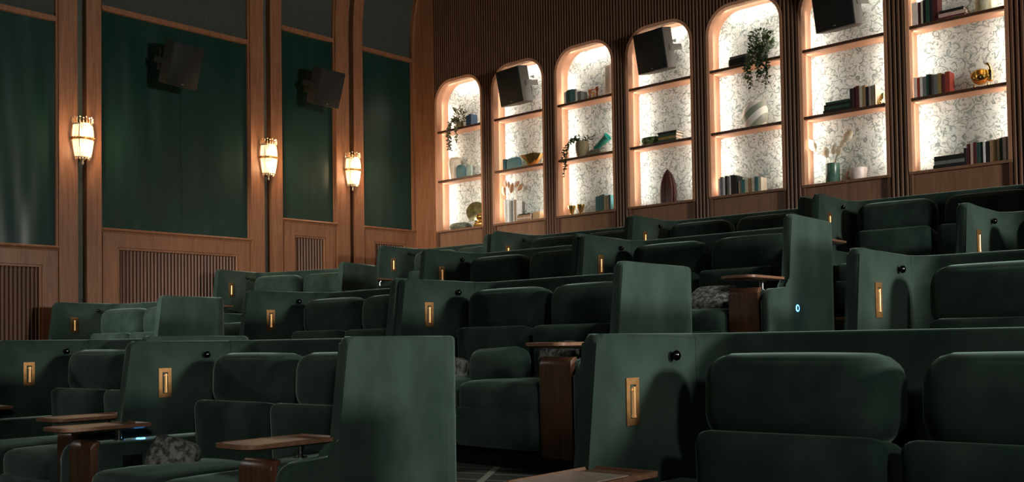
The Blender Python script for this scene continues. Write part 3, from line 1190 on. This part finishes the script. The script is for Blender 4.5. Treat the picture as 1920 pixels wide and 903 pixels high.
def plant(i, s, x, label, pot_r, pot_h, m_leaf, m_pot, crown, strands, seed, leaf=.035, crown_z=.1, y=None):
    random.seed(seed)
    yy = y or YM - .02
    root = empty('trailing_plant', (nx(i) + x, yy, SH[s]))
    bm = bmesh.new()
    lathe(bm, [(0, 0), (pot_r * .72, 0), (pot_r * .95, pot_h * .45), (pot_r, pot_h * .8), (pot_r * .86, pot_h), (pot_r * .76, pot_h), (pot_r * .74, pot_h * .85), (0, pot_h * .84)], 16)
    finish(bm, 'pot', m_pot, root, 50)
    bm = bmesh.new()
    bs = bmesh.new()
    for k in range(crown):
        a, e = random.uniform(0, 2 * PI), random.uniform(-.1, 1.3)
        r = pot_r * 1.5 * random.random() ** .5
        p = Vector((r * math.cos(a) * 1.15, r * math.sin(a) * .7, pot_h + crown_z * random.random()))
        leafquad(bm, p, (math.cos(a), math.sin(a), math.sin(e)), leaf * random.uniform(.8, 1.4), leaf * .55)
    for (dx, drop, spread) in strands:
        pts = []
        n = 9
        for k in range(n):
            t = k / (n - 1)
            out = min(1, t * 2.6)
            px = dx * min(1, t * 1.8) + random.uniform(-.006, .006) + spread * t
            py = -(YB * 0 + (yy - YB + .045)) * out
            pz = pot_h * 1.02 + .03 * math.sin(min(1, t * 2.4) * PI) - drop * max(0, t - .25) / .75
            pts.append((px, py, pz))
        tube(bs, pts, .0022, 4)
        for q0, q1 in zip(pts, pts[1:]):
            for m_ in range(7):
                t = random.random()
                p = Vector(q0).lerp(Vector(q1), t)
                leafquad(bm, p, (random.uniform(-1, 1), random.uniform(-.7, .3), random.uniform(-.9, .4)), leaf * random.uniform(.7, 1.15), leaf * .6)
    tag(finish(bm, 'foliage', m_leaf, root, 0), kind='stuff')
    finish(bs, 'stem', m_leaf, root, 40)
    return tag(root, label, 'plant', 'trailing plants in the niches')


# niche 1
plant(1, 1, .34, 'pale trailing plant on the top shelf of the leftmost niche', .055, .10, M_LEAFP, M_WOVEN, 110, [(-.07, .40, .0), (-.04, .42, .0), (.06, .30, .03), (-.09, .26, .0)], 3, .045, .20)
upright(1, 1, .52, [(.04, .15, NAVY), (.055, .165, NAVY)])
vessel('vase', 1, 2, .215, [(0, 0), (.058, 0), (.066, .05), (.092, .20), (.094, .26), (.080, .305), (.066, .312), (.060, .30), (0, .30)], paint((.70, .62, .50), .35), 'tall cream tapered vase on the lower shelf of the leftmost niche', 'vase')


def arch_block(i, s, x, w, h, d, m, label, y=YB + .06, name='arched_bookend'):
    bm = bmesh.new()
    r = min(w / 2 * .98, .05)
    P = [(-w / 2, 0)] + arc(-w / 2 + r, h - r, r, PI, PI / 2, 6) + arc(w / 2 - r, h - r, r, PI / 2, 0, 6) + [(w / 2, 0)]
    prism(bm, [(px, 0, pz) for px, pz in P], (0, d, 0), .004, 2)
    o = finish(bm, name, m, None, 40, (nx(i) + x, y, SH[s]))
    return tag(o, label, 'bookend')


arch_block(1, 2, .385, .15, .185, .03, paint((.07, .19, .22)), 'teal blue plaque with rounded top beside the cream vase, leftmost niche', YB + .05)
arch_block(1, 2, .505, .12, .175, .03, paint((.36, .50, .46)), 'pale green plaque with rounded top on the lower shelf of the leftmost niche', YB + .09)
vessel('stone_bowl', 1, 3, .285, [(0, 0), (.12, 0), (.165, .025), (.178, .055), (.165, .085), (.13, .098), (.11, .094), (.08, .07), (0, .06)], M_STONE, 'low speckled stone bowl on the sill of the leftmost niche', 'bowl', 24, 1, .5)


def disc_sculpture():
    root = empty('gold_sculpture', (nx(1) + .625, YM, SH[3]))
    bm = bmesh.new()
    lathe(bm, [(0, 0), (.05, 0), (.055, .02), (.03, .035), (.018, .06), (.03, .10), (0, .11)], 14)
    finish(bm, 'foot', M_GOLD, root)
    bm = bmesh.new()
    lathe(bm, [(0, -.012), (.10, -.010), (.135, -.002), (.14, .004), (.10, .012), (.04, .02), (0, .02)], 26, (0, 0, 0), 0, 1, 1)
    for v in bm.verts:
        v.co = T(-.01, .0, .225, PI / 2 - .15, 0, .5) @ v.co
    finish(bm, 'disc', noise_mix(mat('smoky_glass', rough=.2, metal=.5), (.05, .05, .02), (.22, .19, .07), (1, 1, 1), 14), root, 50)
    bm = bmesh.new()
    cushion(bm, .16, .10, .10, .045, (.01, .01, .01), 4, T(.10, .0, .14))
    cushion(bm, .20, .11, .07, .032, (0, 0, 0), 4, T(.07, .0, .04))
    finish(bm, 'lobe', M_GOLD, root, 60)
    tag(root, 'gold and smoked disc sculpture on the sill of the leftmost niche', 'sculpture')


disc_sculpture()
# niche 2
upright(2, 2, .10, [(.05, .148, TEAL)])
arch_block(2, 2, .285, .235, .150, .03, paint((.14, .34, .36)), 'pale teal book facing out on the lower shelf of the second niche', YB + .05, 'display_book')['category'] = 'book'


def gold_bowl():
    bm = bmesh.new()
    n = 9
    rings = []
    for (r, z) in ((.055, 0), (.19, .15), (.178, .148), (.05, .012)):
        rings.append([bm.verts.new((r * math.cos(2 * PI * (k + .5 * (r > .1)) / n), r * .55 * math.sin(2 * PI * (k + .5 * (r > .1)) / n), z + (.012 * (k % 2) if r > .1 else 0))) for k in range(n)])
    for A, B in zip(rings, rings[1:]):
        for k in range(n):
            k2 = (k + 1) % n
            bm.faces.new((A[k], A[k2], B[k]))
            bm.faces.new((A[k2], B[k2], B[k]))
    bm.faces.new(rings[0])
    bm.faces.new(rings[-1])
    o = finish(bm, 'faceted_bowl', M_GOLD, None, 0, (nx(2) + .56, YM - .01, SH[2]))
    tag(o, 'faceted gold bowl on the lower shelf of the second niche', 'bowl')


gold_bowl()


def flower_vase(i, s, x, prof, mv, label, heads, mhead, seed, seg=18, cat='vase'):
    random.seed(seed)
    root = empty('flower_vase', (nx(i) + x, YM - .01, SH[s]))
    bm = bmesh.new()
    lathe(bm, prof, seg)
    finish(bm, 'vase_body', mv, root, 50)
    ztop = max(p[1] for p in prof)
    for (dx, dz, size, tilt) in heads:
        bm = bmesh.new()
        tube(bm, [(0, 0, ztop * .4), (dx * .35, 0, ztop + dz * .45), (dx, -.01, ztop + dz)], .003, 5)
        st = finish(bm, 'stem', paint((.45, .33, .18)), root, 40)
        bm = bmesh.new()
        lathe(bm, [(0, -size * .55), (size * .22, -size * .35), (size * .34, 0), (size * .24, size * .35), (0, size * .6)], 10, (0, 0, 0), 0, 1, .35, lambda a, z: 1 + .16 * math.sin(5 * a))
        for v in bm.verts:
            v.co = T(dx, -.012, ztop + dz + size * .2, 0, tilt, 0) @ v.co
        finish(bm, 'flower_head', mhead, st, 50)
    return tag(root, label, cat)


flower_vase(2, 3, .145, [(0, 0), (.060, 0), (.064, .05), (.070, .28), (.072, .318), (.064, .318), (.060, .28), (0, .27)], paint((.82, .78, .70), .3), 'white vase of dried copper flowers on the sill of the second niche',
            [(-.085, .10, .12, -.3), (.055, .12, .13, .2), (.15, .17, .10, .9), (.0, .18, .09, 0), (-.05, .20, .08, -.2), (.21, .12, .11, .9)], noise_mix(mat('dried_petal', rough=.6), (.30, .12, .04), (.62, .38, .20), (1, 1, 1), 18), 5)
upright(2, 3, .235, [(.03, .29, GRY), (.022, .30, WHT), (.03, .295, TAN), (.022, .29, WHT)], d=.10)
stack(2, 3, .345, .585, [(.028, TAN, 0, 0), (.028, PNK, 0, -.01), (.026, TAN, .005, -.005), (.016, BLK, .03, -.01)])
bm = bmesh.new()
box(bm, -.06, .06, -.05, .05, 0, .108, .004, 2)
tag(finish(bm, 'wooden_block', paint((.55, .38, .20)), None, 30, (nx(2) + .65, YM, SH[3])), 'pale wooden block beside the flat books in the second niche', 'block')
# niche 3
upright(3, 1, .06, [(.03, .16, WHT), (.035, .17, TEAL), (.035, .175, GRN), (.04, .178, TEAL), (.045, .172, TEAL), (.03, .16, WHT), (.06, .13, GRY)])


def figurine():
    root = empty('copper_figurine', (nx(3) + .49, YM - .02, SH[1]))
    for dx, hh, m in ((-.055, .135, M_COPPER), (0, .10, M_BRASS), (.055, .15, M_COPPER)):
        bm = bmesh.new()
        lathe(bm, [(0, 0), (.026, 0), (.028, .01), (.013, .022), (.011, hh * .6), (.020, hh * .7), (.024, hh * .84), (.014, hh), (0, hh)], 12, (dx, 0, 0))
        finish(bm, 'figure', m, root, 50)
    bm = bmesh.new()
    tube(bm, [(-.06, 0, .10), (-.02, 0, .135), (.03, 0, .12), (.075, 0, .15)], .009, 6)
    finish(bm, 'arm', M_COPPER, root, 50)
    tag(root, 'small copper figurines on the top shelf of the third niche', 'figurine')


figurine()
bm = bmesh.new()
box(bm, -.055, .055, -.055, .055, 0, .37, .004, 2)
tag(finish(bm, 'white_box', paint((.80, .74, .64), .5), None, 30, (nx(3) + .755, YM, SH[1])), 'tall narrow white box at the right of the third niche, top shelf', 'box')
plant(3, 2, .30, 'trailing plant in a woven pot on the lower shelf of the third niche', .088, .20, M_LEAF, M_WOVEN, 60, [(-.13, .36, -.03), (-.15, .44, -.02), (-.10, .30, -.04), (-.16, .22, -.03)], 11, .036, .06)


def horn():
    root = empty('teal_glass_horn', (nx(3) + .53, YM - .01, SH[2]))
    bm = bmesh.new()
    cushion(bm, .20, .10, .075, .035, (.005, 0, .006), 4, T(-.02, 0, .0385))
    finish(bm, 'stone_base', M_STONE, root, 60)
    bm = bmesh.new()
    lathe(bm, [(0, 0), (.030, 0), (.034, .06), (.050, .20), (.056, .235), (.048, .235), (.042, .2), (0, .05)], 16)
    for v in bm.verts:
        v.co = T(-.035, 0, .085, 0, 1.0, 0) @ v.co
    finish(bm, 'horn', paint((.02, .22, .17), .2), root, 50)
    tag(root, 'leaning teal glass horn on a stone base in the third niche', 'ornament')


horn()
GOB = [(0, 0), (.040, 0), (.044, .010), (.022, .028), (.030, .06), (.048, .10), (.052, .13), (.044, .132), (.034, .09), (0, .05)]
vessel('brass_goblet', 3, 3, .10, GOB, M_GOLD, 'brass goblet at far left on the sill of the third niche', 'goblet', group='brass goblets in the third niche')
vessel('brass_goblet', 3, 3, .245, GOB, M_GOLD, 'brass goblet standing second from left on the sill of the third niche', 'goblet', group='brass goblets in the third niche')
upright(3, 3, .535, [(.030, .19, TEAL), (.030, .195, TEAL), (.035, .20, TEAL), (.04, .208, TEAL), (.035, .19, CRM), (.035, .185, CRM), (.03, .19, TEAL)])
# niche 4
vessel('green_dish', 4, 2, .205, [(0, 0), (.085, 0), (.125, .03), (.138, .07), (.125, .10), (.112, .10), (.118, .065), (.09, .03), (0, .025)], noise_mix(mat('green_glaze', rough=.25), (.02, .05, .015), (.12, .18, .07), (1, 1, 1), 22), 'glossy green dish on the lower shelf of the middle niche', 'dish', 24, 1, .6)
stack(4, 2, .375, .62, [(.032, GRN, -.02, 0), (.034, OCH, 0, 0), (.034, GRN, .0, 0), (.024, BLK, -.01, .005)])


def pod():
    root = empty('pod_vase', (nx(4) + .44, YM - .01, SH[3]))
    for k in range(5):
        bm = bmesh.new()
        a0 = 2 * PI * k / 5 + .5
        n = 9
        L, R, Cc = [], [], []
        for q in range(n):
            t = q / (n - 1)
            z = .405 * t
            r = .075 * (1 - t) ** .75 * (.85 + 1.9 * t) + .006 + .02 * (1 - t)
            for P, da, rr in ((L, -.72, 1), (Cc, 0, 1.16), (R, .62, .86)):
                P.append(bm.verts.new((r * rr * math.cos(a0 + da), r * rr * .62 * math.sin(a0 + da), z)))
        for q in range(n - 1):
            bm.faces.new((L[q], Cc[q], Cc[q + 1], L[q + 1]))
            bm.faces.new((Cc[q], R[q], R[q + 1], Cc[q + 1]))
        bmesh.ops.solidify(bm, geom=bm.faces[:], thickness=.008)
        finish(bm, 'petal', paint((.15, .065, .058), .35), root, 50)
    bm = bmesh.new()
    lathe(bm, [(0, 0), (.06, 0), (.068, .02), (.02, .05), (.012, .36), (0, .37)], 14, (0, 0, 0), 0, 1, .62)
    finish(bm, 'core', paint((.10, .045, .04), .4), root, 50)
    tag(root, 'mauve brown pod-shaped vase alone on the sill of the middle niche', 'vase')


pod()
# niche 5
stack(5, 1, .215, .475, [(.045, BLK, 0, 0), (.042, BLK, .0, -.005), (.03, GRY, .01, 0)])
plant(5, 1, .58, 'dark green trailing plant on the top shelf of the fifth niche', .07, .12, M_LEAF, paint((.03, .035, .03)), 240, [(-.09, .34, .0), (-.05, .42, .0), (.02, .36, .02), (.09, .44, .02), (.13, .38, .02), (.06, .30, 0), (.14, .26, .0), (-.11, .28, 0)], 21, .045, .22)
vessel('striped_vase', 5, 2, .475, [(0, 0), (.09, 0), (.125, .04), (.148, .12), (.145, .20), (.115, .268), (.075, .292), (.062, .288), (.05, .27), (0, .26)], M_STRIPE, 'round green and cream striped vase on the lower shelf of the fifth niche', 'vase', 28, 1, .66)
upright(5, 3, .05, [(.022, .20, WHT), (.032, .215, GRY), (.022, .21, WHT), (.03, .222, BLK), (.028, .215, GRY), (.022, .225, WHT), (.04, .222, BLK), (.036, .21, BLK)])
upright(5, 3, .295, [(.038, .15, CRM), (.042, .155, TEAL), (.038, .15, CRM), (.042, .16, TAN), (.038, .155, CRM), (.042, .165, TEAL), (.036, .16, CRM)])
# niche 6
stack(6, 2, .20, .47, [(.040, BLK, -.01, .0), (.034, GRN, .0, 0), (.020, BLK, .0, 0), (.026, GRN, .02, -.01)])
upright(6, 2, .475, [(.034, .215, BLK), (.030, .225, MAR), (.034, .232, MAR), (.030, .22, CRM), (.034, .225, TAN), (.032, .205, BLK), (.036, .208, CRM), (.034, .21, CRM)])


def knot():
    root = empty('gold_knot', (nx(6) + .775, YM - .03, SH[2]))
    bm = bmesh.new()
    tube(bm, [(-.03, 0, .02), (.0, 0, .10), (.03, 0, .13), (.02, 0, .07), (-.02, 0, .05), (.0, 0, .012), (.03, 0, .02)], .015, 8)
    finish(bm, 'loop', M_GOLD, root, 60)
    bm = bmesh.new()
    box(bm, -.04, .05, -.025, .025, 0, .014, .003, 1)
    finish(bm, 'foot', M_GOLD, root, 40)
    tag(root, 'small gold knot ornament right of the books in the sixth niche', 'ornament')


knot()
flower_vase(6, 3, .245, [(0, 0), (.066, 0), (.072, .008), (.070, .205), (.064, .205), (.062, .02), (0, .015)], noise_mix(mat('teal_glaze', rough=.25), (.05, .13, .09), (.10, .20, .15), (1, 1, 1), 12), 'teal green cylinder vase of dried stems on the sill of the sixth niche',
            [(-.21, .19, .13, -.5), (-.06, .10, .11, -.1), (.02, .12, .10, .1), (.08, .10, .10, .3), (.17, .22, .15, .6), (.12, .17, .11, .5)], noise_mix(mat('cream_petal', rough=.6), (.55, .40, .22), (.74, .66, .50), (1, 1, 1), 16), 8)


def mug():
    root = empty('mug', (nx(6) + .51, YM, SH[3]))
    bm = bmesh.new()
    lathe(bm, [(0, 0), (.066, 0), (.080, .03), (.088, .11), (.086, .126), (.078, .126), (.076, .10), (.066, .02), (0, .015)], 20)
    finish(bm, 'cup', paint((.80, .72, .66), .35), root, 50)
    bm = bmesh.new()
    tube(bm, [(-.082, 0, .10), (-.115, 0, .10), (-.13, 0, .065), (-.11, 0, .035), (-.076, 0, .035)], .008, 6)
    finish(bm, 'handle', M_COPPER, root, 50)['label'] = 'copper-coloured handle'
    tag(root, 'wide pale cup with dark handle on the sill of the sixth niche', 'cup')


mug()
# niche 7
upright(7, 1, .008, [(.055, .235, WHT), (.032, .23, MAR), (.016, .235, CRM), (.03, .24, BLK), (.034, .236, GRN), (.03, .242, BLK), (.045, .24, MAR)])
stack(7, 1, .26, .50, [(.030, MAR, -.02, 0), (.036, PNK, 0, .01), (.028, BLK, .01, -.01)])
vessel('cream_jar', 7, 1, .66, [(0, 0), (.085, 0), (.088, .01), (.09, .20), (.085, .235), (.075, .235), (.075, .02), (0, .015)], noise_mix(mat('mottled_glaze', rough=.3), (.42, .40, .20), (.70, .66, .48), (3, 3, .6), 10), 'mottled cream cylindrical jar on the top shelf of the right-hand niche', 'jar')
upright(7, 2, .008, [(.030, .205, WHT), (.028, .20, RED), (.026, .205, WHT), (.034, .20, GRY), (.030, .215, GRN), (.022, .21, BLK), (.020, .205, CRM), (.034, .20, GRY), (.040, .205, OCH), (.030, .19, MAR), (.045, .205, RED)])


def tray_bird():
    root = empty('gold_bird', (nx(7) + .605, YM - .02, SH[2]))
    bm = bmesh.new()
    for dx in (-.06, .06):
        lathe(bm, [(0, 0), (.016, 0), (.018, .006), (.007, .014), (.007, .05), (0, .05)], 10, (dx, 0, 0))
    finish(bm, 'foot', M_GOLD, root, 50)
    bm = bmesh.new()
    lathe(bm, [(0, -.085), (.055, -.062), (.082, -.015), (.084, .02), (.074, .022), (.07, -.01), (.045, -.05), (0, -.07)], 20)
    for v in bm.verts:
        v.co = T(0, -.01, .115, .9, 0, .2) @ v.co
    finish(bm, 'bowl', M_GOLD, root, 50)
    bm = bmesh.new()
    cushion(bm, .045, .05, .12, .02, (0, 0, 0), 3, T(.085, 0, .11))
    tube(bm, [(.085, 0, .16), (.08, 0, .20), (.06, 0, .225), (.035, 0, .225)], [.016, .012, .014, .004], 8)
    tube(bm, [(-.06, 0, .10), (-.085, 0, .15), (-.10, 0, .20)], [.006, .004, .002], 6)
    finish(bm, 'neck', M_GOLD, root, 50)
    tag(root, 'gold bird-like bowl on the lower shelf of the right-hand niche', 'ornament')


tray_bird()
stack(7, 3, .185, .465, [(.042, BLK, -.01, .0), (.036, GRY, .0, -.005), (.045, BLK, 0, 0)])
upright(7, 3, .452, [(.026, .17, BLK), (.034, .205, MAR), (.030, .208, PNK), (.026, .21, MAR), (.030, .205, GRN), (.026, .206, GRN), (.020, .215, WHT), (.038, .205, BLK), (.028, .208, TAN), (.034, .21, OCH), (.024, .215, CRM), (.024, .218, GRN), (.030, .222, WHT), (.030, .222, GRY)])
